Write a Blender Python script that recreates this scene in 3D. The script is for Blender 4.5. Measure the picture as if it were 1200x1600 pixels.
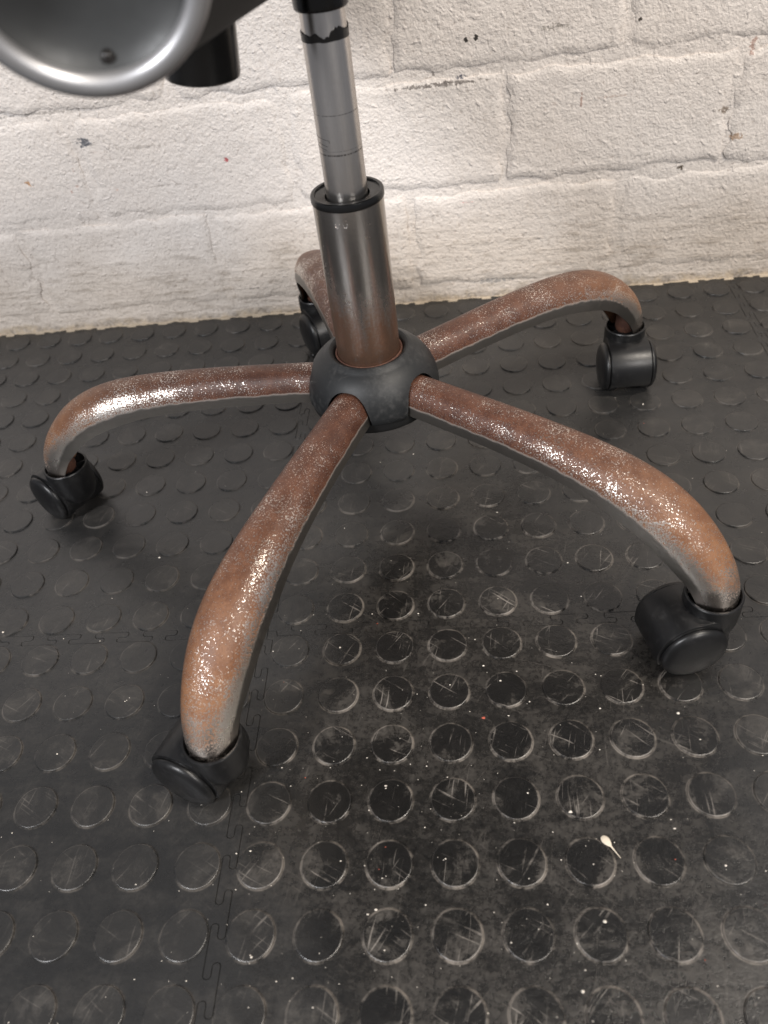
import bpy, bmesh, math, random
from mathutils import Vector, Matrix, noise
random.seed(7)
scene = bpy.context.scene
for o in list(bpy.data.objects): bpy.data.objects.remove(o)
COL = scene.collection
MM = 0.001
PITCH = 0.5 / 12                       # stud spacing: twelve studs on a half-metre tile
# ------------------------------------------------------------------ camera
CAM = Vector((0.346110, -6.754191, 12.152629)) * PITCH
RX = Vector((0.99402121, 0.02983379, -0.10503228))
RY = Vector((-0.05393189, -0.70225442, -0.70988033))      # image down
RZ = Vector((-0.09493780, 0.71130069, -0.69644680))       # forward
FPX = 1229.64
cd = bpy.data.cameras.new('camera'); cam = bpy.data.objects.new('camera', cd); COL.objects.link(cam)
cam.matrix_world = Matrix(((RX.x, -RY.x, -RZ.x, CAM.x), (RX.y, -RY.y, -RZ.y, CAM.y), (RX.z, -RY.z, -RZ.z, CAM.z), (0, 0, 0, 1)))
cd.sensor_fit = 'VERTICAL'; cd.sensor_height = 36; cd.sensor_width = 27
cd.lens = FPX / 1600 * 36
cd.clip_start = 0.02; cd.clip_end = 50
cd.dof.use_dof = True; cd.dof.focus_distance = 0.62; cd.dof.aperture_fstop = 7.0
scene.camera = cam
scene.render.resolution_x = 768; scene.render.resolution_y = 1024
# ------------------------------------------------------------------ light
w = bpy.data.worlds.new('World'); scene.world = w; w.use_nodes = True
bg = w.node_tree.nodes['Background']; bg.inputs[0].default_value = (0.9, 0.92, 1.0, 1); bg.inputs[1].default_value = 0.30
def area(name, loc, aim, sx, sy, power, col):
    l = bpy.data.lights.new(name, 'AREA'); l.shape = 'RECTANGLE'; l.size = sx; l.size_y = sy; l.energy = power; l.color = col
    o = bpy.data.objects.new(name, l); COL.objects.link(o); o.location = loc
    o.rotation_euler = (Vector(aim) - Vector(loc)).to_track_quat('-Z', 'Y').to_euler()
    return o
area('ceiling_lamp_left', (-1.40, -1.55, 1.75), (-0.05, 0.3, 0.1), 0.40, 0.40, 60, (0.98, 0.98, 1.0))
area('ceiling_lamp_right', (1.25, -0.50, 2.35), (0.05, 0.3, 0.1), 0.36, 0.36, 54, (1.0, 0.91, 0.80))
area('fill_lamp_front', (1.35, -1.75, 1.70), (0.1, 0.6, 0.2), 0.6, 0.6, 37, (1.0, 0.95, 0.90))  # added fill, evens out the wall where the seat shadows it
vs = scene.view_settings
vs.view_transform = 'Standard'; vs.look = 'None'; vs.exposure = 0; vs.gamma = 1; vs.use_curve_mapping = False
scene.render.engine = 'CYCLES'

# ------------------------------------------------------------------ helpers
def link(name, me, mat=None, parent=None, loc=None):
    o = bpy.data.objects.new(name, me); COL.objects.link(o)
    if mat is not None and me is not None and not me.materials: me.materials.append(mat)
    if parent is not None: o.parent = parent
    if loc is not None: o.location = loc
    return o
def tag(o, label=None, cat=None, group=None, kind=None):
    for k, v in (('label', label), ('category', cat), ('group', group), ('kind', kind)):
        if v: o[k] = v
    return o
def mk(name, V, F, smooth=True, auto=None):
    me = bpy.data.meshes.new(name); me.from_pydata([tuple(v) for v in V], [], F)
    bm = bmesh.new(); bm.from_mesh(me); bmesh.ops.recalc_face_normals(bm, faces=bm.faces[:])
    if auto is not None:
        a = math.radians(auto)
        for e in bm.edges: e.smooth = not (len(e.link_faces) == 2 and e.calc_face_angle(0) > a)
    bm.to_mesh(me); bm.free()
    for p in me.polygons: p.use_smooth = smooth
    return me
class MB:
    def __init__(s): s.V = []; s.F = []
    def rings(s, rings, closed=True, cap0=False, cap1=False, loop=False):
        n = len(rings[0]); b = len(s.V)
        for r in rings: s.V += [Vector(p) for p in r]
        m = len(rings)
        for i in range(m if loop else m - 1):
            i2 = (i + 1) % m
            for j in range(n if closed else n - 1):
                k = (j + 1) % n
                s.F.append((b + i * n + j, b + i * n + k, b + i2 * n + k, b + i2 * n + j))
        if cap0: s.F.append(tuple(b + j for j in range(n))[::-1])
        if cap1: s.F.append(tuple(b + (m - 1) * n + j for j in range(n)))
        return b
    def revolve(s, prof, n=48, M=None, loop=False, cap0=False, cap1=False):
        M = M or Matrix.Identity(4)
        rs = [[M @ Vector((r * math.cos(2 * math.pi * j / n), r * math.sin(2 * math.pi * j / n), z)) for j in range(n)] for r, z in prof]
        s.rings(rs, True, cap0, cap1, loop)
    def tube(s, pts, rad, n=8, cap=True):
        pts = [Vector(p) for p in pts]; rs = []
        for i, p in enumerate(pts):
            d = (pts[min(i + 1, len(pts) - 1)] - pts[max(i - 1, 0)]).normalized()
            q = d.to_track_quat('Z', 'Y'); r = rad[i] if isinstance(rad, (list, tuple)) else rad
            rs.append([p + q @ Vector((r * math.cos(2 * math.pi * j / n), r * math.sin(2 * math.pi * j / n), 0)) for j in range(n)])
        s.rings(rs, True, cap, cap)
    def box(s, c, d, M=None):
        M = M or Matrix.Identity(4); b = len(s.V)
        for x in (-1, 1):
            for y in (-1, 1):
                for z in (-1, 1): s.V.append(M @ Vector((c[0] + x * d[0] / 2, c[1] + y * d[1] / 2, c[2] + z * d[2] / 2)))
        s.F += [tuple(b + i for i in f) for f in ((0, 1, 3, 2), (4, 6, 7, 5), (0, 4, 5, 1), (2, 3, 7, 6), (0, 2, 6, 4), (1, 5, 7, 3))]
    def mesh(s, name, smooth=True, auto=None): return mk(name, s.V, s.F, smooth, auto)
def lerp_tab(tab, x):
    if x <= tab[0][0]: return tab[0][1]
    for (a, b), (c, d) in zip(tab, tab[1:]):
        if x <= c: return b + (d - b) * (x - a) / (c - a)
    return tab[-1][1]
def to_px(p):
    d = Vector(p) - CAM; z = d.dot(RZ)
    return 600 + FPX * d.dot(RX) / z, 800 + FPX * d.dot(RY) / z, z
def ray(u, v): return RX * ((u - 600) / FPX) + RY * ((v - 800) / FPX) + RZ
def on_plane(u, v, axis, val):
    r = ray(u, v); return CAM + r * ((val - CAM[axis]) / r[axis])

# ------------------------------------------------------------------ node helper
class N:
    def __init__(s, name):
        s.m = bpy.data.materials.new(name); s.m.use_nodes = True; s.t = s.m.node_tree
        s.b = s.t.nodes['Principled BSDF']
    def n(s, typ, **kw):
        x = s.t.nodes.new(typ)
        for k, v in kw.items():
            if k.startswith('i_'):
                key = k[2:]; key = int(key) if key.isdigit() else key.replace('_', ' ')
                s.set(x.inputs[key], v)
            else: setattr(x, k, v)
        return x
    def set(s, sock, v):
        if isinstance(v, bpy.types.NodeSocket): s.t.links.new(v, sock)
        elif isinstance(v, bpy.types.Node): s.t.links.new(v.outputs[0], sock)
        else: sock.default_value = v
    def math(s, op, a, b=None, c=None, clamp=False):
        x = s.n('ShaderNodeMath', operation=op, use_clamp=clamp); s.set(x.inputs[0], a)
        if b is not None: s.set(x.inputs[1], b)
        if c is not None: s.set(x.inputs[2], c)
        return x.outputs[0]
    def ramp(s, v, lo, hi, a=0.0, b=1.0):
        x = s.n('ShaderNodeMapRange', clamp=True, interpolation_type='SMOOTHSTEP')
        s.set(x.inputs[0], v); s.set(x.inputs[1], lo); s.set(x.inputs[2], hi); s.set(x.inputs[3], a); s.set(x.inputs[4], b)
        return x.outputs[0]
    def mix(s, f, a, b):
        x = s.n('ShaderNodeMix', data_type='RGBA'); s.set(x.inputs[0], f)
        for i, v in ((6, a), (7, b)):
            if isinstance(v, (tuple, list)): v = tuple(v) + (1,) if len(v) == 3 else v
            s.set(x.inputs[i], v)
        return x.outputs[2]
    def noise(s, vec, scale, detail=3, rough=0.5, dist=0.0):
        return s.n('ShaderNodeTexNoise', i_Vector=vec, i_Scale=scale, i_Detail=detail, i_Roughness=rough, i_Distortion=dist).outputs[0]
    def voro(s, vec, scale, feature='F1', rnd=1.0):
        return s.n('ShaderNodeTexVoronoi', feature=feature, i_Vector=vec, i_Scale=scale, i_Randomness=rnd)
    def mapping(s, vec, scale=(1, 1, 1), rot=(0, 0, 0), loc=(0, 0, 0)):
        return s.n('ShaderNodeMapping', i_Vector=vec, i_Scale=scale, i_Rotation=rot, i_Location=loc).outputs[0]
    def bump(s, h, dist, strength=1.0, nrm=None):
        x = s.n('ShaderNodeBump', i_Height=h, i_Distance=dist, i_Strength=strength)
        if nrm is not None: s.set(x.inputs['Normal'], nrm)
        return x.outputs[0]
    def out(s, **kw):
        for k, v in kw.items():
            if isinstance(v, tuple) and len(v) == 3 and k in ('Base_Color',): v = v + (1,)
            s.set(s.b.inputs[k.replace('_', ' ')], v)
        return s.m
    def pos(s): return s.n('ShaderNodeNewGeometry').outputs['Position']
    def obj(s): return s.n('ShaderNodeTexCoord').outputs['Object']
    def sep(s, v): return s.n('ShaderNodeSeparateXYZ', i_0=v).outputs

# ------------------------------------------------------------------ materials
def streaks(q, P, rot, along, across, lo, hi, seed):
    v = q.mapping(P, (1, 1, 1), (0, 0, rot), (seed, seed * 0.37, 0))
    wob = q.noise(v, 9, 2); v2 = q.n('ShaderNodeVectorMath', operation='ADD', i_0=v).outputs[0]
    add = q.n('ShaderNodeCombineXYZ'); q.set(add.inputs[1], q.math('MULTIPLY', wob, 0.03)); q.set(v2.node.inputs[1], add.outputs[0])
    st = q.mapping(v2, (along, across, 1))
    return q.ramp(q.noise(st, 1.0, 1.0, 0.4), lo, hi)
def rubber(name, stud):
    q = N(name); P = q.pos(); x, y, z = q.sep(P)[:3]
    big = q.noise(P, 3.2, 2, 0.5); mid = q.noise(P, 14, 5, 0.62, 0.6); fine = q.noise(P, 95, 5, 0.7); micro = q.noise(P, 1400, 2, 0.6)
    # trodden, grubby patch in front of the chair: floor wear, plus the seat's dark reflection painted into the base
    dx = q.math('DIVIDE', q.math('SUBTRACT', x, 0.035), 0.17); dy = q.math('DIVIDE', q.math('SUBTRACT', y, -0.02), 0.30)
    rr = q.math('ADD', q.math('MULTIPLY', dx, dx), q.math('MULTIPLY', dy, dy))
    worn_shade = q.ramp(q.math('ADD', rr, q.math('MULTIPLY', q.math('SUBTRACT', mid, 0.5), 1.6)), 1.35, 0.25)
    smear = q.noise(q.mapping(P, (7, 34, 1), (0, 0, 0.5)), 1.6, 6, 0.7, 0.5); grit = q.noise(P, 260, 6, 0.75); film = q.noise(P, 26, 8, 0.72, 0.8)
    dust = q.math('MULTIPLY', q.ramp(q.math('ADD', q.math('MULTIPLY', film, 0.6), q.math('MULTIPLY', smear, 0.42)), 0.44, 0.60), q.ramp(q.math('ADD', q.math('MULTIPLY', grit, 0.6), q.math('MULTIPLY', fine, 0.4)), 0.40, 0.58, 0.35, 1.0))
    base = q.mix(q.ramp(big, 0.35, 0.65), (0.0150, 0.0149, 0.0148), (0.0215, 0.0212, 0.0209))
    base = q.mix(worn_shade, base, (0.0070, 0.0067, 0.0064))
    dcol = q.mix(fine, (0.14, 0.122, 0.104), (0.22, 0.196, 0.168))
    cx = q.math('SUBTRACT', q.math('FRACT', q.math('ADD', q.math('DIVIDE', x, PITCH), 0.5)), 0.5)
    cy = q.math('SUBTRACT', q.math('FRACT', q.math('ADD', q.math('DIVIDE', y, PITCH), 0.5)), 0.5)
    rad = q.math('MULTIPLY', q.math('SQRT', q.math('ADD', q.math('MULTIPLY', cx, cx), q.math('MULTIPLY', cy, cy))), PITCH * 1000)
    top = q.ramp(q.math('ADD', rad, q.math('MULTIPLY', q.math('SUBTRACT', fine, .5), 3.0)), 14.6, 13.2)     # wheels and shoes wipe the stud tops
    keep = q.math('SUBTRACT', 1.0, q.math('MULTIPLY', top, q.ramp(q.math('ADD', q.math('MULTIPLY', film, .7), q.math('MULTIPLY', smear, .3)), 0.50, 0.60, 0.85, -0.5)))
    amt = q.math('ADD', q.math('MULTIPLY', dust, q.math('ADD', 0.06, q.math('MULTIPLY', worn_shade, 0.065))), q.math('MULTIPLY', q.math('MULTIPLY', worn_shade, 0.045), q.ramp(grit, 0.36, 0.60)))
    amt = q.math('ADD', q.math('MULTIPLY', amt, keep), q.math('MULTIPLY', q.math('MULTIPLY', top, q.math('SUBTRACT', 1.0, worn_shade)), q.ramp(film, 0.35, 0.65, 0.015, 0.06)))
    col = q.mix(amt, base, dcol)
    s1 = streaks(q, P, 0.55, 20, 560, 0.665, 0.735, 1.3); s2 = streaks(q, P, -0.9, 24, 520, 0.67, 0.74, 5.1); s3 = streaks(q, P, 1.75, 22, 600, 0.665, 0.735, 9.4)
    sc = q.math('MAXIMUM', q.math('MAXIMUM', s1, s2), s3)
    sc = q.math('MULTIPLY', q.math('MULTIPLY', sc, q.ramp(film, 0.42, 0.62)), q.math('MULTIPLY', q.math('ADD', 0.16, q.math('MULTIPLY', worn_shade, 0.36)), q.math('ADD', 0.18, q.math('MULTIPLY', top, 0.82))))
    col = q.mix(sc, col, (0.30, 0.27, 0.24))
    # dust round the foot of every stud, with the rims' highlights painted in
    d = q.math('ABSOLUTE', q.math('SUBTRACT', rad, 15.0))
    ring = q.math('MULTIPLY', q.ramp(d, 1.3, 0.2), q.ramp(q.math('ADD', q.math('MULTIPLY', film, .6), q.math('MULTIPLY', fine, .5)), 0.48, 0.66))
    ring = q.math('MULTIPLY', ring, q.math('ADD', 0.20, q.math('MULTIPLY', worn_shade, 0.32)))
    col = q.mix(ring, col, (0.34, 0.30, 0.26))
    rough = q.math('ADD', q.math('ADD', 0.29, q.math('MULTIPLY', amt, 1.0)), q.math('MULTIPLY', q.math('SUBTRACT', fine, 0.5), 0.25))
    rough = q.math('SUBTRACT', rough, q.math('MULTIPLY', worn_shade, 0.08))
    h = q.math('ADD', q.math('MULTIPLY', micro, 0.35), q.math('ADD', q.math('ADD', fine, q.math('MULTIPLY', grit, 0.7)), q.math('MULTIPLY', mid, 1.5)))
    return q.out(Base_Color=col, Roughness=rough, Normal=q.bump(h, 0.0006, 0.55), **{'Specular_IOR_Level': 0.55})
M_TILE = rubber('rubber_tile', False)

WY = 0.6100
def wall_paint():
    q = N('wall_paint'); P = q.pos(); x, y, z = q.sep(P)[:3]
    speck = q.noise(P, 300, 3, 0.6)
    peel = q.noise(P, 230, 2, 0.45, 0.25); peel2 = q.noise(P, 105, 2, 0.5, 0.3); coarse = q.noise(P, 45, 5, 0.6); big = q.noise(P, 6, 3)
    blob = q.ramp(q.noise(P, 130, 1, 0.4), 0.64, 0.76)
    drag = q.noise(q.mapping(P, (26, 26, 170)), 1.0, 4, 0.65, 0.4)         # horizontal drags of filler low on the wall
    low = q.ramp(q.math('ADD', z, q.math('MULTIPLY', q.math('SUBTRACT', big, .5), 0.10)), 0.150, 0.045)
    col = q.mix(q.ramp(big, 0.35, 0.7), (0.765, 0.705, 0.655), (0.805, 0.755, 0.715))
    dirt = q.ramp(q.math('ADD', q.math('MULTIPLY', coarse, 0.6), q.math('MULTIPLY', peel, 0.45)), 0.585, 0.70)
    col = q.mix(q.math('MULTIPLY', dirt, q.math('ADD', 0.10, q.math('MULTIPLY', low, 0.30))), col, (0.32, 0.27, 0.22))
    grime = q.math('MULTIPLY', q.ramp(drag, 0.50, 0.70), low)
    col = q.mix(q.math('MULTIPLY', grime, 0.75), col, (0.22, 0.19, 0.165))
    col = q.mix(q.math('MULTIPLY', low, 0.5), col, (0.50, 0.42, 0.335))
    foot = q.ramp(q.math('ADD', z, q.math('MULTIPLY', q.math('SUBTRACT', coarse, .5), 0.03)), 0.013, 0.002)
    col = q.mix(q.math('MULTIPLY', foot, q.ramp(speck, 0.35, 0.65, 0.45, 0.9)), col, q.mix(q.ramp(q.noise(P, 60, 4, .6), 0.42, 0.6), (0.46, 0.37, 0.26), (0.20, 0.165, 0.13)))
    pit = q.ramp(q.math('ADD', q.math('MULTIPLY', peel, .5), q.math('MULTIPLY', speck, .5)), 0.45, 0.34)
    col = q.mix(q.math('MULTIPLY', pit, q.math('ADD', 0.36, q.math('MULTIPLY', low, 0.3))), col, (0.34, 0.28, 0.235))
    spk = q.math('MULTIPLY', q.ramp(q.noise(P, 120, 2, 0.5), 0.725, 0.76), q.ramp(q.noise(P, 11, 2), 0.50, 0.66))
    col = q.mix(q.math('MULTIPLY', spk, 0.75), col, (0.085, 0.065, 0.055))
    rst = q.math('MULTIPLY', q.ramp(q.noise(P, 70, 3, .6), 0.66, 0.74), q.ramp(q.noise(q.mapping(P, loc=(3, 1, 7)), 8, 1), 0.58, 0.70))
    col = q.mix(q.math('MULTIPLY', rst, 0.5), col, (0.40, 0.17, 0.09))
    for u, v, rx, rz, c, k in [(130, 224, 7, 5, (0.10, 0.11, 0.13), .9), (352, 250, 3.2, 2.4, (0.45, 0.05, 0.06), .9), (45, 288, 4, 4, (0.50, 0.24, 0.08), .8), (112, 300, 3, 3, (0.42, 0.18, 0.12), .6),
                             (727, 62, 1.8, 2.2, (0.05, 0.045, 0.04), 1), (743, 58, 2.2, 2.4, (0.05, 0.045, 0.04), 1), (1178, 70, 3, 8, (0.34, 0.15, 0.10), .6), (1130, 172, 6, 4, (0.20, 0.15, 0.11), .8),
                             (1150, 212, 9, 3.5, (0.42, 0.25, 0.13), .7), (1064, 262, 4, 2.6, (0.09, 0.07, 0.05), 1), (720, 121, 5, 2, (0.08, 0.09, 0.13), .9), (690, 132, 42, 2.2, (0.13, 0.11, 0.10), .8),
                             (730, 316, 7, .7, (0.75, 0.25, 0.25), .8), (908, 155, 1.2, 9, (0.30, 0.12, 0.07), .6), (60, 178, 55, 1.8, (0.20, 0.18, 0.16), .55), (865, 42, 17, 3, (0.20, 0.18, 0.15), .6), (1000, 30, 1.6, 1.6, (0.07, 0.06, 0.05), 1),
                             (255, 290, 26, 1.0, (0.33, 0.28, 0.25), .5), (215, 230, 24, 2.0, (0.25, 0.22, 0.19), .35), (400, 450, 14, 1.0, (0.12, 0.10, 0.09), .7), (960, 150, 16, 1.2, (0.30, 0.16, 0.10), .35), (770, 440, 22, 3, (0.20, 0.20, 0.20), .6)]:
        m_ = on_plane(u, v, 1, WY - 0.002)
        ax = q.math('DIVIDE', q.math('SUBTRACT', x, m_.x), rx * MM); az = q.math('DIVIDE', q.math('SUBTRACT', z, m_.z), rz * MM)
        dd = q.math('ADD', q.math('ADD', q.math('MULTIPLY', ax, ax), q.math('MULTIPLY', az, az)), q.math('MULTIPLY', q.math('SUBTRACT', speck, 0.5), 7.0))
        col = q.mix(q.math('MULTIPLY', q.ramp(dd, 1.0, 0.35), k), col, c)
    h = q.math('ADD', q.math('MULTIPLY', peel2, 0.6), q.math('ADD', q.math('MULTIPLY', peel, 0.55), q.math('MULTIPLY', blob, 0.35)))
    h = q.math('ADD', h, q.math('MULTIPLY', q.noise(P, 420, 3, 0.6, 0.4), 0.62))
    h = q.math('ADD', h, q.math('ADD', q.math('MULTIPLY', coarse, 0.5), q.math('MULTIPLY', q.math('MULTIPLY', drag, low), 0.9)))
    return q.out(Base_Color=col, Roughness=0.42, Normal=q.bump(h, 0.0023, 0.78), **{'Specular_IOR_Level': 0.45})
M_WALL = wall_paint()

def rust_chrome(inner=False):
    q = N('rusty_chrome_inside' if inner else 'rusty_chrome'); O = q.obj()
    uv = q.n('ShaderNodeTexCoord').outputs['UV']; s, h = q.sep(uv)[:2]
    big = q.noise(O, 22, 3, 0.55); mid = q.noise(O, 90, 5, 0.65); fl = q.noise(O, 900, 2, 0.55); fl2 = q.noise(O, 1700, 1.5, 0.5)
    c1 = q.mix(q.ramp(s, 0.15, 0.75), (0.056, 0.021, 0.013), (0.165, 0.072, 0.033))
    c2 = q.mix(q.ramp(s, 0.15, 0.75), (0.098, 0.040, 0.024), (0.235, 0.114, 0.054))
    col = q.mix(q.ramp(mid, 0.33, 0.67), c1, c2)
    col = q.mix(q.math('MULTIPLY', q.ramp(fl, 0.52, 0.68), 0.45), col, (0.060, 0.026, 0.018))
    col = q.mix(q.math('MULTIPLY', q.ramp(fl, 0.44, 0.32), 0.30), col, (0.30, 0.165, 0.10))
    if inner:
        return q.out(Base_Color=col, Roughness=0.7, Normal=q.bump(fl, 0.0005, 0.6))
    # how much plating survives: bare along the lower edge and at the tip, flecks elsewhere
    edge = q.ramp(q.math('ADD', h, q.math('MULTIPLY', q.math('SUBTRACT', mid, .5), 0.16)), 0.36, 0.25)
    tip = q.ramp(q.math('ADD', s, q.math('ADD', q.math('MULTIPLY', q.math('SUBTRACT', big, .5), 0.45), q.math('MULTIPLY', q.math('SUBTRACT', mid, .5), 0.10))), 0.80, 0.94)
    side = q.ramp(h, 0.86, 0.42); side = q.math('MULTIPLY', side, q.ramp(s, 0.20, 0.50))
    thr = q.math('SUBTRACT', 0.603, q.math('MULTIPLY', side, 0.13))
    thr = q.math('SUBTRACT', thr, q.math('MULTIPLY', q.ramp(s, 0.55, 0.85), 0.15))
    thr = q.math('SUBTRACT', thr, q.math('MULTIPLY', q.math('SUBTRACT', big, 0.5), 0.42))
    f = q.math('ADD', q.math('MULTIPLY', fl, 0.65), q.math('MULTIPLY', fl2, 0.35))
    fleck = q.ramp(q.math('SUBTRACT', f, thr), -0.010, 0.010)
    bare = q.math('MAXIMUM', q.math('MULTIPLY', edge, 0.92), q.math('MULTIPLY', tip, 0.75))
    plate = q.math('MAXIMUM', fleck, bare, clamp=True)
    edgecol = q.mix(edge, (0.90, 0.84, 0.77), (0.24, 0.225, 0.205))
    edgecol = q.mix(q.math('MULTIPLY', tip, 0.7), edgecol, (0.44, 0.385, 0.345))
    col = q.mix(plate, col, edgecol)
    rough = q.math('ADD', q.ramp(plate, 0, 1, 0.46, 0.28), q.math('SUBTRACT', q.math('MULTIPLY', edge, 0.08), q.math('MULTIPLY', tip, 0.07)))
    bm_ = q.bump(q.math('ADD', f, q.math('MULTIPLY', mid, 0.8)), 0.0007, q.math('SUBTRACT', 0.52, q.math('MULTIPLY', bare, 0.42)))
    return q.out(Base_Color=col, Metallic=plate, Roughness=rough, Normal=bm_, **{'Specular_IOR_Level': 0.45})
M_ARM = rust_chrome(); M_ARMIN = rust_chrome(True)

def steel(name, z0, z1, rusty, rings=()):
    q = N(name); O = q.obj(); x, y, z = q.sep(O)[:3]
    a = q.math('ARCTAN2', y, x)
    v = q.n('ShaderNodeCombineXYZ'); q.set(v.inputs[0], q.math('MULTIPLY', a, 0.9)); q.set(v.inputs[1], q.math('MULTIPLY', z, 4.0))
    br = q.noise(v.outputs[0], 14, 4, 0.6); fine = q.noise(O, 420, 3, .6); big = q.noise(q.mapping(O, (1, 1, .16)), 75, 4, .6)
    col = q.mix(br, (0.47, 0.44, 0.41), (0.60, 0.57, 0.54)); met = 1.0
    rough = q.math('ADD', 0.25 if not rusty else 0.18, q.math('MULTIPLY', big, 0.10))
    if rusty:
        t = q.ramp(z, z1, z0)
        r = q.math('ADD', q.math('MULTIPLY', t, 0.85), q.math('MULTIPLY', q.math('SUBTRACT', q.math('ADD', q.math('MULTIPLY', big, .7), q.math('MULTIPLY', fine, .3)), 0.5), 1.5))
        r = q.ramp(r, 0.22, 0.80); pit = q.math('MULTIPLY', q.ramp(q.noise(O, 260, 3, .6), 0.61, 0.68), q.ramp(big, 0.42, 0.62))
        r = q.math('MAXIMUM', r, q.math('MULTIPLY', pit, 0.55))
        col = q.mix(q.math('MULTIPLY', r, 0.92), col, q.mix(fine, (0.14, 0.066, 0.038), (0.27, 0.145, 0.085)))
        met = q.math('SUBTRACT', 1.0, q.math('MULTIPLY', r, 0.28)); rough = q.math('ADD', rough, q.math('MULTIPLY', r, 0.13))
    for zz, wd, am in rings:
        ln = q.math('MULTIPLY', q.ramp(q.math('ABSOLUTE', q.math('SUBTRACT', z, zz)), wd, wd * 0.4), q.ramp(br, 0.40, 0.56))
        col = q.mix(q.math('MULTIPLY', ln, am), col, (0.05, 0.045, 0.04))
    return q.out(Base_Color=col, Metallic=met, Roughness=rough, Normal=q.bump(q.math('ADD', fine, q.math('MULTIPLY', br, .6)), 0.0003, 0.22), Anisotropic=0.0)
M_SLEEVE = steel('rusting_steel_sleeve', 0.165, 0.285, True)
M_PISTON = steel('polished_steel', 0, 0, False, ((0.3432, 0.0004, 0.7), (0.3190, 0.0007, 0.85), (0.3215, 0.0004, 0.35)))
def plastic(name, c, rough, scuff):
    q = N(name); O = q.obj(); n1 = q.noise(O, 30, 4, .6); n2 = q.noise(O, 240, 4, .65); st = q.noise(q.mapping(O, (40, 400, 90), (0.4, 0.2, 0.7)), 1, 2)
    f = q.math('MULTIPLY', q.ramp(q.math('ADD', q.math('MULTIPLY', n1, .6), q.math('MULTIPLY', n2, .4)), 0.47, 0.70), scuff)
    f = q.math('MAXIMUM', f, q.math('MULTIPLY', q.ramp(st, 0.70, 0.76), scuff * 0.8))
    return q.out(Base_Color=q.mix(f, c, (0.15, 0.145, 0.14)), Roughness=q.math('ADD', rough, q.math('MULTIPLY', n2, 0.16)), Normal=q.bump(q.noise(O, 1500, 2), 0.0002, 0.35), **{'Specular_IOR_Level': 0.42})
M_HUB = plastic('hub_plastic', (0.0115, 0.0125, 0.0135), 0.42, 0.20)
M_CAST = plastic('caster_plastic', (0.007, 0.007, 0.0074), 0.27, 0.14)
M_GLOSS = plastic('black_gloss_plastic', (0.006, 0.006, 0.006), 0.12, 0.02)
M_MATT = plastic('black_mechanism_paint', (0.004, 0.004, 0.004), 0.62, 0.01)
def simple(name, c, rough=0.6, met=0.0, nscale=200, var=0.3):
    q = N(name); n1 = q.noise(q.obj(), nscale, 3)
    return q.out(Base_Color=q.mix(n1, tuple(k * (1 - var) for k in c), tuple(k * (1 + var) for k in c)), Roughness=rough, Metallic=met, Normal=q.bump(n1, 0.0004, 0.4))
M_GREASE = simple('dark_grease', (0.012, 0.010, 0.009), 0.35)
M_MORTAR = simple('cream_mortar', (0.44, 0.37, 0.28), 0.8, 0, 260, 0.35)
M_SUB = simple('concrete_slab', (0.10, 0.09, 0.08), 0.9, 0, 60, 0.3)
def dish_mat():
    q = N('dull_zinc'); O = q.obj(); n1 = q.noise(O, 26, 3, .5); n2 = q.noise(O, 160, 3, .6)
    return q.out(Base_Color=q.mix(n1, (0.030, 0.031, 0.031), (0.060, 0.062, 0.062)), Metallic=0.25, Roughness=q.math('ADD', 0.36, q.math('MULTIPLY', n2, 0.2)), Normal=q.bump(n1, 0.002, 0.25))
M_DISH = dish_mat(); M_RIM = simple('rolled_zinc_rim', (0.42, 0.42, 0.43), 0.42, 0.8, 60, 0.1)
M_PIN = simple('bright_pin', (0.62, 0.59, 0.56), 0.25, 1.0, 300, 0.1)
M_CRUMB = simple('pale_crumbs', (0.72, 0.66, 0.58), 0.8, 0, 30, 0.25)
M_REDCRUMB = simple('red_crumbs', (0.45, 0.10, 0.06), 0.8)
M_FLAKE = simple('cream_flake', (0.58, 0.51, 0.41), 0.6, 0, 300, 0.12)

# ------------------------------------------------------------------ floor of interlocking tiles
slab = MB(); slab.box((-0.10, -0.15, -0.027), (2.6, 1.9, 0.04))
floor = tag(link('floor', slab.mesh('floor', False), M_SUB), kind='structure')
AMP = 5.0 * MM
def tile_edge(last):
    """one side of a tile in (u in pitches 0..12, v in metres), a row of dovetail tongues"""
    pts = [(0.0, 0.0)]; A = AMP
    def curl(u0, u1, va, vb):     # S-bend from (u0,va) back to (u1,vb)
        m = (va + vb) / 2; q = (vb - va) / 4; k = 0.045; o = []
        for t in range(0, 5):
            a = math.pi * t / 4; o.append((u0 + k * math.sin(a), va + q * (1 - math.cos(a))))
        for t in range(0, 5):
            a = math.pi * t / 4; o.append((u1 - k * math.sin(a), m + q * (1 - math.cos(a))))
        return o
    for k in range(12):
        if k == 0: pts += [(0.17, 0.0), (0.2, -A)]
        pts += [(k + u, v) for u, v in curl(0.63, 0.50, -A, A)]
        if k < 11: pts += [(k + u, v) for u, v in curl(1.11, 0.98, A, -A)]
        else: pts += [(11.78, A), (11.81, 0.0), (12.0, 0.0)]
    return pts
EDGE = tile_edge(0)
TEETH = [(0.0, 0.0)] + [p for k in range(12) for p in ((k + .145, 0.0), (k + .12, AMP), (k + .88, AMP), (k + .855, 0.0))] + [(12.0, 0.0)]
def tile_outline(back=False):
    N12 = 12 * PITCH; out = []
    bottom = [(u * PITCH, v) for u, v in EDGE]                      # y = v
    right = [(N12 + v, u * PITCH) for u, v in EDGE]
    top = [(u * PITCH, N12 + v) for u, v in (TEETH if back else EDGE)][::-1]
    left = [(v, u * PITCH) for u, v in EDGE][::-1]
    for side in (bottom, right, top, left): out += side[:-1]
    return out
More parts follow.
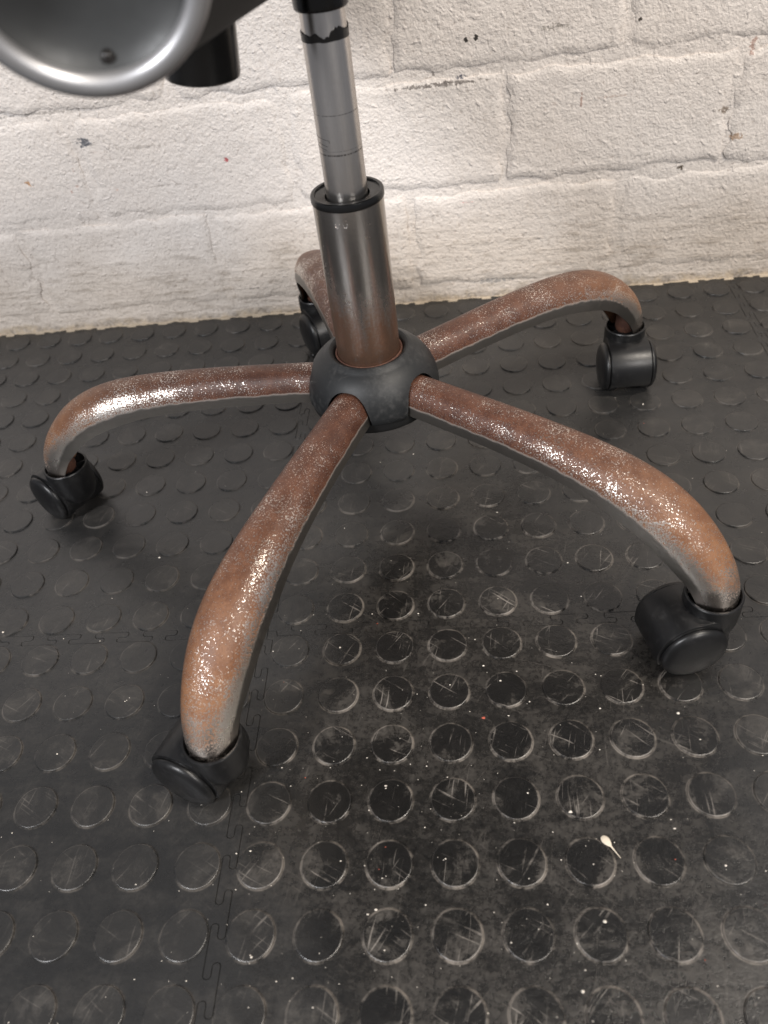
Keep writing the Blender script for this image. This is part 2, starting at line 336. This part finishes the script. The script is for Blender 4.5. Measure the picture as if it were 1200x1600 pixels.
def offset(poly, d):
    n = len(poly); out = []
    for i in range(n):
        a, b, c = Vector(poly[i - 1]), Vector(poly[i]), Vector(poly[(i + 1) % n])
        e1 = (b - a).normalized(); e2 = (c - b).normalized(); t = e1 + e2
        t = t.normalized() if t.length > 1e-6 else e1
        nrm = Vector((-t.y, t.x)); k = min(1.6, 1 / max(0.5, abs(nrm.dot(Vector((-e1.y, e1.x))))))
        out.append(b + nrm * d * k)
    return out
def tile_mesh(back):
    from mathutils.geometry import delaunay_2d_cdt
    OUT = tile_outline(back); r0 = offset(OUT, 0.08 * MM); r1 = offset(OUT, 0.33 * MM); b = MB(); n = len(r1)
    b.rings([[(p.x, p.y, -6.2 * MM) for p in r0], [(p.x, p.y, -0.4 * MM) for p in r0], [(p.x, p.y, 0) for p in r1]], True)
    vv, ee, ff, ov, oe, of = delaunay_2d_cdt([Vector(p) for p in r1], [(i, (i + 1) % n) for i in range(n)], [], 1, 1e-7)
    base = len(b.V); b.V += [Vector((p.x, p.y, 0)) for p in vv]; b.F += [tuple(base + i for i in f) for f in ff]
    me = bpy.data.meshes.new('tile'); me.from_pydata([tuple(v) for v in b.V], [], b.F)
    bm = bmesh.new(); bm.from_mesh(me); bmesh.ops.remove_doubles(bm, verts=bm.verts[:], dist=1e-6); bmesh.ops.recalc_face_normals(bm, faces=bm.faces[:])
    if sum(f.normal.z * f.calc_area() for f in bm.faces) < 0: bmesh.ops.reverse_faces(bm, faces=bm.faces[:])
    bm.to_mesh(me); bm.free()
    return me
TILE_ME = [tile_mesh(False), tile_mesh(True)]
def stud_prof(): return [(15.2 * MM, -0.3 * MM), (15.0 * MM, 0.7 * MM), (14.75 * MM, 1.2 * MM), (14.2 * MM, 1.45 * MM)]
def stud_mesh():
    b = MB(); b.revolve(stud_prof(), 28, cap1=True); return b.mesh('stud', True, 14)
STUD_ME = stud_mesh(); STUD_ME.materials.append(M_TILE)
tiles = []; cand = []
for ix in range(-2, 2):
    for iy in range(-1, 1):
        if ix == 1 and False: continue
        x0 = (-3.5 + 12 * ix) * PITCH; y0 = (2.5 + 12 * iy) * PITCH
        jz = random.uniform(-0.25, 0.25) * MM
        t = link('tile', TILE_ME[1 if iy == 0 else 0], M_TILE, floor, (x0, y0, jz)); tiles.append(t)
        for i in range(12):
            for j in range(12):
                lx, ly = (i + 0.5) * PITCH, (j + 0.5) * PITCH
                u, v, z = to_px((x0 + lx, y0 + ly, 0))
                vis = z > 0 and -25 < u < 1225 and 420 < v < 1640
                cand.append((not vis, z, t, lx, ly))
cand.sort(key=lambda c: (c[0], c[1]))
rest = {}
for k, (nv, z, t, lx, ly) in enumerate(cand):
    if k < 300 and not nv:
        s = link('stud', STUD_ME, None, t, (lx, ly, 0)); s.rotation_euler = (0, 0, random.uniform(0, 6.28))
    else: rest.setdefault(t.name, (t, []))[1].append((lx, ly))
for t, L in rest.values():
    b = MB()
    for lx, ly in L: b.revolve(stud_prof(), 24, Matrix.Translation((lx, ly, 0)), cap1=True)
    tag(link('studs', b.mesh('studs', True, 14), M_TILE, t), kind='stuff')

# ------------------------------------------------------------------ wall of painted bricks
WY = 0.6100
def nz(x, y, z, s): return noise.noise(Vector((x * s, y * s, z * s)))
wb = MB(); xs = [-1.12 + 0.008 * i for i in range(266)]; zs = [-0.006 + 0.008 * i for i in range(84)]
wb.rings([[(x, WY - 0.0001 + 0.0016 * nz(x, 3, z, 24) + 0.0012 * nz(x, 9, z, 80), z) for x in xs] for z in zs], False)
b0 = len(wb.V); wb.box((-0.06, WY + 0.07, 0.33), (2.12, 0.11, 0.672))
wall = tag(link('wall', wb.mesh('wall', True), M_WALL), kind='structure')
def brick_mesh(bw, bh, seed):
    b = MB(); nx, nzc = 52, 26; rows = []
    for j in range(nzc + 1):
        row = []
        for i in range(nx + 1):
            u = i / nx; v = j / nzc
            x = (u - .5) * bw; z = (v - .5) * bh
            jx = 0.006 * nz(0, v * 3 + seed, seed, 2.2) + 0.0015 * nz(seed, v * 9, 0, 2); jz = 0.005 * nz(u * 4 + seed, 0, seed, 2.0) + 0.0015 * nz(u * 14, seed, 0, 2)
            x += jx * abs(2 * u - 1) ** 3 * (1 if u > .5 else -1); z += jz * abs(2 * v - 1) ** 3 * (1 if v > .5 else -1)
            ed = min(u * bw, (1 - u) * bw, v * bh, (1 - v) * bh); k = min(1, ed / (0.0055 + 0.003 * nz(x * 40, seed, z * 40, 1)))
            prof = 1 - (1 - k) ** 2
            y = 0.0016 * (1 - prof) - 0.0006 * nz(x, seed, z, 26) - 0.0004 * nz(x, seed * 2, z, 70)
            row.append((x, y, z))
        rows.append(row)
    b.rings(rows, False)
    # skirts running back into the wall
    rim = [rows[0][i] for i in range(nx + 1)] + [rows[j][nx] for j in range(1, nzc + 1)] + [rows[nzc][i] for i in range(nx - 1, -1, -1)] + [rows[j][0] for j in range(nzc - 1, 0, -1)]
    b.rings([rim, [(p[0], 0.02, p[2]) for p in rim]], True)
    return b.mesh('brick', True, 60)
BW, BH = 0.224, 0.109
BR_ME = [brick_mesh(BW, BH, 1.7 * k + 0.3) for k in range(6)]
for m_ in BR_ME: m_.materials.append(M_WALL)
courses = [(0.0795, -0.256), (0.1975, -0.147), (0.3155, -0.262), (0.4335, -0.147), (0.5515, -0.262)]
kk = 0
for ci, (zc, xj) in enumerate(courses):
    for i in range(-4, 5):
        xc = xj + 0.2335 * (i + 0.5)
        if not -1.02 < xc < 0.90: continue
        o = link('brick', BR_ME[(kk * 5 + ci) % 6], None, wall, (xc + random.uniform(-.003, .003), WY - 0.0022 + random.uniform(-.0006, .0006), zc + random.uniform(-.002, .002)))
        o.rotation_euler = (0, random.uniform(-.006, .006), 0); kk += 1
# ragged bed of mortar squeezed out along the foot of the wall, filling the tile notches
fb = MB(); rings_ = []
nfx = 700
for i in range(nfx + 1):
    x = -1.1 + 2.06 * i / nfx
    a = nz(x, 1, 0, 70) * 0.0016 + nz(x, 5, 0, 25) * 0.0016; hh = 0.003 + 0.003 * nz(x, 2, 0, 40) + 0.0025 * nz(x, 7, 0, 160)
    rings_.append([(x, WY + 0.006, hh * .3), (x, WY + 0.001, hh * .2), (x, WY - 0.0035 + a * .3, -0.0004 + 0.0012 * nz(x, 4, 0, 120)), (x, WY - 0.0065 + a * .6, -0.0012 + 0.0006 * nz(x, 8, 0, 200)), (x, WY - 0.0115 + a, -0.0022), (x, WY - 0.015, -0.0066)])
fb.rings(rings_, False)
link('mortar_bed', fb.mesh('mortar_bed', True), M_MORTAR, wall)

# ------------------------------------------------------------------ the office chair
HX, HY = -0.050, 0.254
chair = bpy.data.objects.new('office_chair', None); COL.objects.link(chair); chair.location = (HX, HY, 0); chair.empty_display_size = 0.1
tag(chair, 'office chair base with five rusty chrome arms, black casters and a steel gas lift', 'chair')
ANG = [-110.3, -36.6, 35.4, 107.1, 178.8]
BOT = [(20, 128), (100, 128), (150, 127), (190, 124), (220, 117), (241, 109), (258, 98), (272, 85), (283, 73), (293, 57)]
TOP = [(20, 151), (60, 151.5), (140, 151.5), (203, 147.5), (242, 139), (270, 125), (291, 106), (305, 86), (312, 68), (313.5, 55)]
WID = [34, 34.5, 37.5, 42, 45.5, 46, 44, 40, 35.5, 33]
def smooth_tab(T, n):
    """Catmull-Rom through control points"""
    out = []
    for i in range(len(T) - 1):
        p0 = T[max(i - 1, 0)]; p1 = T[i]; p2 = T[i + 1]; p3 = T[min(i + 2, len(T) - 1)]
        for k in range(n):
            t = k / n
            out.append(tuple(0.5 * ((2 * b) + (-a + c) * t + (2 * a - 5 * b + 4 * c - d) * t * t + (-a + 3 * b - 3 * c + d) * t ** 3) for a, b, c, d in zip(p0, p1, p2, p3)))
    out.append(tuple(T[-1])); return out
def arch(B, T, w, grow=0.0, n=22):
    """inverted-U section between bottom point B and top point T (r,z in mm), lateral width w"""
    B = Vector(B); T = Vector(T); d = (T - B); L = d.length; d.normalize(); out = []
    for k in range(n + 1):
        t = math.pi * k / n; c, s = math.cos(t), math.sin(t)
        x = math.copysign(abs(c) ** 0.80, c) * (w / 2 + grow); hgt = (s ** 0.86) * (L + grow)
        p = B + d * hgt; out.append((p.x, x, p.y, s))
    return out
def arm_mesh():
    b3 = smooth_tab([(x, y) for x, y in BOT], 5); t3 = smooth_tab(TOP, 5); w3 = [v[0] for v in smooth_tab([(v,) for v in WID], 5)]
    outer = []; inner = []; uvo = []
    m = len(b3)
    for i in range(m):
        so = arch(b3[i], t3[i], w3[i]); si = arch(b3[i], t3[i], w3[i], -2.0)
        outer.append([(p[0] * MM, p[1] * MM, p[2] * MM) for p in so]); inner.append([(p[0] * MM, p[1] * MM, p[2] * MM) for p in si])
        uvo.append([(i / (m - 1), p[3]) for p in so])
    b = MB(); n = len(outer[0])
    b0 = b.rings(outer, False); b1 = b.rings(inner, False); nf = len(b.F)
    for i in range(m - 1):                         # lower lips
        for j in (0, n - 1): b.F.append((b0 + i * n + j, b0 + (i + 1) * n + j, b1 + (i + 1) * n + j, b1 + i * n + j))
    e = (m - 1) * n
    for j in range(n - 1): b.F.append((b0 + e + j, b0 + e + j + 1, b1 + e + j + 1, b1 + e + j))
    uvs = [p for r in uvo for p in r] + [p for r in uvo for p in r]
    me = bpy.data.meshes.new('base_arm'); me.from_pydata([tuple(v) for v in b.V], [], b.F)
    ul = me.uv_layers.new(name='UVMap')
    for lp in me.loops: ul.data[lp.index].uv = uvs[lp.vertex_index]
    half = len(outer) * n
    bm = bmesh.new(); bm.from_mesh(me); bmesh.ops.recalc_face_normals(bm, faces=bm.faces[:])
    for ed in bm.edges: ed.smooth = not (len(ed.link_faces) == 2 and ed.calc_face_angle(0) > math.radians(50))
    bm.to_mesh(me); bm.free()
    me.materials.append(M_ARM); me.materials.append(M_ARMIN)
    for p in me.polygons:
        p.use_smooth = True
        if all(v >= half for v in p.vertices): p.material_index = 1
    return me
# flat steel strip that closes the underside of the arm as far as the bend
def strip_mesh():
    b = MB(); b3 = smooth_tab([(x, y) for x, y in BOT], 5); w3 = [v[0] for v in smooth_tab([(v,) for v in WID], 5)]
    rs = []
    for i in range(0, 29):
        r, z = b3[i]; hw = w3[i] / 2 - 2.4
        rs.append([(r * MM, -hw * MM, (z + 0.9) * MM), (r * MM, hw * MM, (z + 0.9) * MM), (r * MM, hw * MM, (z + 2.6) * MM), (r * MM, -hw * MM, (z + 2.6) * MM)])
    b.rings(rs, True, True, True); return b.mesh('underside_strip', False)
ARM_ME = arm_mesh(); STRIP_ME = strip_mesh(); STRIP_ME.materials.append(M_ARMIN)
TIPR = 0.297
def socket_mesh():
    b = MB(); b.revolve([(6.2 * MM, 0.056), (9.0 * MM, 0.056), (10.2 * MM, 0.060), (10.0 * MM, 0.068), (9.0 * MM, 0.080), (7 * MM, 0.083)], 24, Matrix.Translation((TIPR, 0, 0)), cap1=True, cap0=True)
    return b.mesh('stem_socket', True, 40)
SOCK_ME = socket_mesh(); SOCK_ME.materials.append(M_ARMIN)
for k, a in enumerate(ANG):
    arm = link('base_arm', ARM_ME, None, chair); arm.rotation_euler = (0, 0, math.radians(a))
    link('underside_strip', STRIP_ME, None, arm); link('stem_socket', SOCK_ME, None, arm)

# hub cover, arches cut where the arms pass
def hub_mesh():
    prof = [(26.6, 153), (27.2, 160.0), (29.0, 163.0), (31.5, 164.0), (33.6, 163.2), (35.4, 161.2), (37.4, 159.9), (41, 157.6), (46, 152.4), (50, 146.0), (52.8, 138.5), (54, 131), (54, 126.4), (53.2, 125.4),
            (50.6, 125.4), (50.8, 130), (49.6, 137), (47.0, 143.5), (43.6, 149.2), (39, 153.8), (34, 156.4), (30, 155)]
    b = MB(); b.revolve([(r * MM, (z + 3) * MM) for r, z in prof], 120, loop=True); hub = link('hub_cover', b.mesh('hub_cover', True, 50), M_HUB)
    cuts = []
    for a in ANG:
        c = MB(); rs = []
        for r in (38, 90):
            s = arch((r, 114), (r, 152.2), 37.4, 2.0); rs.append([(p[0] * MM, p[1] * MM, p[2] * MM) for p in s])
        c.rings(rs, True, True, True); co = link('cut', c.mesh('cut', False)); co.rotation_euler = (0, 0, math.radians(a)); cuts.append(co)
        md = hub.modifiers.new('cut', 'BOOLEAN'); md.operation = 'DIFFERENCE'; md.object = co; md.solver = 'EXACT'
    bpy.context.view_layer.update(); dg = bpy.context.evaluated_depsgraph_get()
    me = bpy.data.meshes.new_from_object(hub.evaluated_get(dg)); me.name = 'hub_cover'
    old = hub.data; bpy.data.objects.remove(hub)
    for c in cuts: bpy.data.objects.remove(c)
    bm = bmesh.new(); bm.from_mesh(me)
    for e in bm.edges: e.smooth = not (len(e.link_faces) == 2 and e.calc_face_angle(0) > math.radians(40))
    bm.to_mesh(me); bm.free()
    for p in me.polygons: p.use_smooth = True
    return me
hub = link('hub_cover', hub_mesh(), M_HUB, chair)
b = MB(); b.revolve([(r * MM, z * MM) for r, z in [(20, 131), (44, 131), (51.6, 128.2), (52.2, 122.5), (50.8, 119.4), (46, 117.4), (30, 117), (20, 117)]], 96, loop=True)
link('hub_base_ring', b.mesh('hub_base_ring', True, 35), M_MATT, hub)
# steel core under the cover that carries the arms
b = MB(); b.revolve([(26 * MM, 0.1275), (33 * MM, 0.1275), (33 * MM, 0.150), (26 * MM, 0.152)], 48, loop=True); link('steel_core', b.mesh('steel_core', True, 40), M_ARMIN, hub)

# gas lift
b = MB(); b.revolve([(r * MM, z * MM) for r, z in [(22, 108), (24.4, 108), (24.8, 109), (24.8, 286), (23.4, 286), (23.4, 112), (22, 112)]], 96, loop=True)
sleeve = link('gas_lift_sleeve', b.mesh('gas_lift_sleeve', True, 40), M_SLEEVE, chair)
b = MB(); b.revolve([((25.9 + 1.1 * math.cos(t)) * MM, (163.2 + 1.5 * math.sin(t)) * MM) for t in [2 * math.pi * i / 10 for i in range(10)]], 72, loop=True)
link('rust_bead', b.mesh('rust_bead', True), M_ARMIN, sleeve)
b = MB(); b.revolve([(r * MM, z * MM) for r, z in [(23.0, 284), (25.1, 286.0), (25.5, 286.6), (25.5, 289.8), (25.1, 290.8), (24.2, 291.2), (22.6, 290.9), (22.2, 289.6), (17.0, 289.0), (15.6, 288.4), (15.2, 284)]], 96, loop=True)
link('collar', b.mesh('collar', True, 30), M_GLOSS, sleeve)
for da in (-106, -93):                       # two crimp marks pressed in near the top of the sleeve
    pts = []
    for u, v in [(-1, 1), (-1, 0.2), (-0.8, -0.5), (-0.3, -0.9), (0.3, -0.9), (0.8, -0.5), (1, 0.2), (1, 1)]:
        a = math.radians(da) + u * 0.062; pts.append((24.9 * MM * math.cos(a), 24.9 * MM * math.sin(a), 0.2770 + v * 0.0017))
    b = MB(); b.tube(pts, [0.05 * MM, .2 * MM, .35 * MM, .42 * MM, .42 * MM, .35 * MM, .2 * MM, .05 * MM], 6); link('crimp_mark', b.mesh('crimp_mark'), M_PIN, sleeve)
b = MB(); b.revolve([(r * MM, z * MM) for r, z in [(14.3, 200), (14.3, 384.5), (13.9, 386), (13.2, 420)]], 72, cap0=True, cap1=True)
piston = link('piston', b.mesh('piston', True, 40), M_PISTON, chair)
b = MB(); n = 96; lo = []; hi = []; lo2 = []; hi2 = []
for j in range(n):
    a = 2 * math.pi * j / n; p = math.degrees(a)
    top = 388.2 + 2.3 * nz(math.cos(a) * 3, math.sin(a) * 3, 1, 1.2) + 1.4 * nz(math.cos(a) * 9, math.sin(a) * 9, 4, 1)
    top += 2.4 * math.exp(-((p - 315) / 16) ** 2) - 2.2 * math.exp(-((p - 275) / 12) ** 2); bo = 383.6 + 0.8 * nz(math.cos(a) * 2, math.sin(a) * 2, 8, 1)
    r = 14.55 * MM
    lo.append((r * math.cos(a), r * math.sin(a), bo * MM)); hi.append((r * math.cos(a), r * math.sin(a), max(bo + 0.6, top) * MM))
    lo2.append((.96 * r * math.cos(a), .96 * r * math.sin(a), bo * MM)); hi2.append((.93 * r * math.cos(a), .93 * r * math.sin(a), max(bo + 0.6, top) * MM))
b.rings([lo2, lo, hi, hi2], True, loop=False); link('grease_band', b.mesh('grease_band', True, 50), M_GREASE, piston)
for z_, a0, a1 in ((0.3300, -168, -112), (0.3262, -150, -118), (0.3240, -165, -122)):        # short dark scores
    pts = [(14.32 * MM * math.cos(math.radians(a)), 14.32 * MM * math.sin(math.radians(a)), z_ - 0.0002 * k) for k, a in enumerate([a0 + (a1 - a0) * i / 8 for i in range(9)])]
    if z_ > 0.329: pts += [(14.32 * MM * math.cos(math.radians(a1 + 1)), 14.32 * MM * math.sin(math.radians(a1 + 1)), z_ - 0.003)]
    b = MB(); b.tube(pts, 0.16 * MM, 5); link('score_mark', b.mesh('score_mark'), M_GREASE, piston)
b = MB(); b.revolve([(r * MM, z * MM) for r, z in [(13.6, 399.5), (15.6, 399.2), (16.4, 400.2), (16.6, 403), (16.8, 450), (13, 450)]], 64, loop=True)
link('piston_cup', b.mesh('piston_cup', True, 30), M_GLOSS, chair)

# tilt mechanism: black tubular housing ending in a dished grey metal cap, tension knob below
C2 = Vector((HX, HY, 0))
DC = Vector((-0.1000713, 0.02105805, 0.46546751)); AX = Vector((-0.21404713, 0.9438115, 0.25180087)).normalized()
q_ = AX.to_track_quat('Z', 'Y').to_matrix().to_4x4()
K_ = 0.0445 / 0.0466
MH = Matrix.Translation(DC - C2) @ q_ @ Matrix.Scale(K_, 4)
FAR = Vector((-0.0685, 0.262, 0.457)); q2 = (FAR - DC).to_track_quat('Z', 'Y').to_matrix().to_4x4(); MF = Matrix.Translation(FAR - C2) @ q2
def circ(M, r, z, n=72):
    u = (M.to_3x3().inverted() @ Vector((0, 0, 1))); u.z = 0; a0 = math.atan2(u.y, u.x)
    return [M @ Vector((r * math.cos(a0 + 6.2831853 * j / n), r * math.sin(a0 + 6.2831853 * j / n), z)) for j in range(n)]
b = MB(); b.rings([circ(MH, 0.0446, 0.0025), circ(MH, 0.0462, 0.005), circ(MF, 0.0436, 0), circ(MF, 0.0436, 0.045), circ(MF, 0.040, 0.050)], True, False, True)
housing = link('mechanism_housing', b.mesh('mechanism_housing', True, 40), M_MATT, chair)
b = MB(); b.revolve([(0.5 * MM, 15.0 * MM), (12 * MM, 14.6 * MM), (24 * MM, 12.6 * MM), (33 * MM, 9.2 * MM), (38 * MM, 5.6 * MM), (41.5 * MM, 1.5 * MM), (43 * MM, 1 * MM)][::-1], 72, MH, cap1=True)
dish = link('dished_end_cap', b.mesh('dished_end_cap', True), M_DISH, housing)
b = MB(); b.revolve([((42.0 + 4.6 * math.cos(t)) * MM, (1.6 + 4.6 * math.sin(t)) * MM) for t in [2 * math.pi * i / 16 for i in range(16)]], 96, MH, loop=True)
link('rolled_rim', b.mesh('rolled_rim', True), M_RIM, housing)
# small dark rivet hole low in the dish
hd = (ray(173, 116)); tt = (DC - CAM).dot(AX) / hd.dot(AX); hp = CAM + hd * tt
hl = q_.inverted() @ (hp - DC); hl = hl.normalized() * 0.0355
b = MB(); b.revolve([(2.9 * MM, 9 * MM), (2.6 * MM, 6.6 * MM), (1.2 * MM, 6.0 * MM)], 16, MH @ Matrix.Translation((hl.x, hl.y, 0)), cap1=True, cap0=True)
link('rivet', b.mesh('rivet', True), M_GREASE, dish)
kp = CAM + ray(317, 118) * 0.445
kx, ky = kp.x - HX, kp.y - HY
b = MB(); b.revolve([(r * MM, z * MM) for r, z in [(3, 380.2), (14, 380.6), (19.6, 381.6), (21, 382.6), (21.4, 384.5), (21.6, 436), (14, 440)]], 64, Matrix.Translation((kx, ky, 0.382)) @ Matrix.Rotation(math.radians(9), 4, RZ) @ Matrix.Translation((0, 0, -0.382)), cap0=True, cap1=True)
link('tension_knob', b.mesh('tension_knob', True, 30), M_GLOSS, chair)
b = MB(); b.box((kx / 2 + 0.004, ky / 2 + 0.004, 0.4475), (0.125, 0.135, 0.014)); link('mechanism_plate', b.mesh('mechanism_plate', False), M_MATT, chair)

# the seat the mechanism carries, above the picture
M_FAB = simple('black_seat_fabric', (0.012, 0.012, 0.013), 0.9, 0, 900, 0.4)
b = MB(); rs = []
for zz, k in [(502, .90), (504, .955), (512, .985), (530, 1.0), (548, .985), (558, .94), (563, .85), (565, .6)]:
    ring = []
    for j in range(64):
        t = 6.2831853 * j / 64; c_, s_ = math.cos(t), math.sin(t)
        ring.append(((math.copysign(abs(c_) ** .62, c_) * 222 * k - 8) * MM, (math.copysign(abs(s_) ** .62, s_) * 205 * k - 30) * MM, zz * MM))
    rs.append(ring)
b.rings(rs, True, True, True); link('seat', b.mesh('seat', True, 60), M_FAB, chair)
# casters
def caster_parts():
    ox, oz, Rh = 19.0, 25.0, 26.6
    out = []
    for k in range(25):
        a = math.radians(-22 + (96 + 22) * k / 24); out.append((ox + Rh * math.cos(a), oz + Rh * math.sin(a)))
    out += [(12.0, 52.0), (4, 51), (-4, 47)]
    for k in range(10):
        a = math.radians(160 + (205 - 160) * k / 9); out.append((ox + Rh * math.cos(a), oz + Rh * math.sin(a)))
    n = len(out); cx = sum(p[0] for p in out) / n; cz = sum(p[1] for p in out) / n
    def ring(y, k): return [((cx + (p[0] - cx) * k) * MM, y * MM, (cz + (p[1] - cz) * k) * MM) for p in out]
    b = MB(); b.rings([ring(-19.8, 0.955), ring(-19.6, 0.985), ring(-18.6, 1.0), ring(18.6, 1.0), ring(19.6, 0.985), ring(19.8, 0.955)], True, True, True)
    # cup: open round socket, underside drawn in
    cup = [(17.9, 49), (17.9, 59.4), (18.4, 60.2), (19.4, 60.2), (20.0, 59.4), (20.1, 50), (19.8, 38), (18.2, 30), (15.0, 24), (10, 21.5), (3, 21)]
    b.revolve([(r * MM, z * MM) for r, z in cup], 48, cap1=True)
    b.revolve([(17.95 * MM, 49 * MM), (9 * MM, 49 * MM), (8.6 * MM, 56 * MM), (7.0 * MM, 56 * MM)], 48, cap1=True)
    hood = b.mesh('caster', True, 35)
    rb = MB(); rb.box((13.2 * MM, 0, 53 * MM), (9.6 * MM, 1.3 * MM, 8 * MM)); rib = rb.mesh('rib', False)
    w_ = MB(); My = Matrix.Translation((ox * MM, 0, oz * MM)) @ Matrix.Rotation(math.radians(-90), 4, 'X')   # z -> +y
    w_.revolve([(r * MM, y * MM) for r, y in [(8, 11.5), (23.6, 11.5), (24.9, 12.6), (25.0, 18.6), (24.2, 19.9), (22.6, 20.1), (22.6, 21.0), (24.3, 21.2), (24.4, 22.0), (23.6, 23.8), (21.6, 25.4), (18, 26.6), (12, 27.6), (5, 28.1), (1, 28.2)]], 56, My, cap0=True, cap1=True)
    wheel = w_.mesh('wheel', True, 45)
    s_ = MB(); s_.revolve([(5.4 * MM, 46 * MM), (5.4 * MM, 70 * MM)], 20, cap1=True); stem = s_.mesh('stem', True, 40)
    for m_, mt in ((hood, M_CAST), (rib, M_CAST), (wheel, M_CAST), (stem, M_PIN)): m_.materials.append(mt)
    return hood, rib, wheel, stem
HOOD, RIB, WHEEL, STEM = caster_parts()
DIRS = [157, -168, -88, -60, 145]
for a, dr in zip(ANG, DIRS):
    ar = math.radians(a)
    c = link('caster', HOOD, None, chair, (TIPR * math.cos(ar), TIPR * math.sin(ar), 0)); c.rotation_euler = (0, 0, math.radians(dr))
    for s in (0, 1):
        wv = link('wheel', WHEEL, None, c)
        if s: wv.scale = (1, -1, 1)
    for k in range(8):
        r_ = link('rib', RIB, None, c); r_.rotation_euler = (0, 0, math.radians(45 * k + 20))
    link('stem', STEM, None, c)

# ------------------------------------------------------------------ small things on the floor
random.seed(21)
def crumb(b, c, s, flat=0.45):
    n = 6; base = len(b.V); q = random.uniform(0, 6.28)
    ring = [(c[0] + s * random.uniform(.6, 1.1) * math.cos(q + 6.283 * j / n), c[1] + s * random.uniform(.45, .8) * math.sin(q + 6.283 * j / n), c[2]) for j in range(n)]
    top = (c[0] + random.uniform(-.2, .2) * s, c[1] + random.uniform(-.2, .2) * s, c[2] + s * flat * 2)
    b.V += [Vector(p) for p in ring] + [Vector(top)]
    for j in range(n): b.F.append((base + j, base + (j + 1) % n, base + n))
    b.F.append(tuple(base + j for j in range(n))[::-1])
def on_stud(x, y):
    fx = (x / PITCH + .5) % 1 - .5; fy = (y / PITCH + .5) % 1 - .5
    return math.hypot(fx, fy) * PITCH < 0.0138
cb = MB(); rb_ = MB()
for k in range(430):
    if random.random() < 0.55: u, v = random.gauss(640, 230), random.gauss(1230, 240)
    else: u, v = random.uniform(-40, 1240), random.uniform(470, 1640)
    p = on_plane(u, v, 2, 0.0)
    if p.y > 0.595 or p.z > 0.1: continue
    z = 0.00147 if on_stud(p.x, p.y) else 0.0002
    s = min(0.0019, 0.00022 + random.expovariate(1 / 0.00026))
    crumb(rb_ if random.random() < 0.02 else cb, (p.x, p.y, z), s)
tag(link('crumbs', cb.mesh('crumbs', False), M_CRUMB), 'tiny pale paint crumbs scattered over the black floor tiles', 'crumbs', kind='stuff')
tag(link('red_crumbs', rb_.mesh('red_crumbs', False), M_REDCRUMB), 'tiny reddish crumbs among the pale ones on the tiles', 'crumbs', kind='stuff')
# cream seed-like flake with a thin tail
p0 = on_plane(946, 1314, 2, 0.0014); p1 = on_plane(970, 1341, 2, 0.0006); d = p1 - p0
b = MB(); rs = []; L = d.length; ux = d.normalized(); uy = Vector((-ux.y, ux.x, 0))
for t, wv, h in [(-.26, .4, 0), (-.22, 1.6, .3), (-.12, 2.4, .6), (0, 2.7, .8), (.14, 2.3, .7), (.28, 1.4, .5), (.36, .6, .35), (.6, .35, .25), (1.0, .18, .15)]:
    c = p0 + ux * (L * t); c.z = 0.0022 if t < .3 else 0.0022 - 0.0016 * (t - .3) / .7
    rs.append([c + uy * (wv * MM * math.cos(a)) + Vector((0, 0, (h * .5 + .1) * MM * math.sin(a) + (h * .6 * MM))) for a in [6.283 * j / 10 for j in range(10)]])
b.rings(rs, True, True, True)
tag(link('seed_flake', b.mesh('seed_flake', True), M_FLAKE), 'cream seed-shaped flake with a thin tail lying on a floor stud', 'flake')
for u, v, s, lab in [(392, 1494, 2.2, 'white plaster crumb resting at the rim of a floor stud')]:
    p = on_plane(u, v, 2, 0.0012); b = MB()
    for k in range(4): crumb(b, (p.x + random.uniform(-1, 1) * s * .5 * MM, p.y + random.uniform(-1, 1) * s * .4 * MM, 0.0005), s * MM * random.uniform(.5, .8), 0.6)
    tag(link('plaster_crumb', b.mesh('plaster_crumb', False), M_CRUMB), lab, 'crumb')
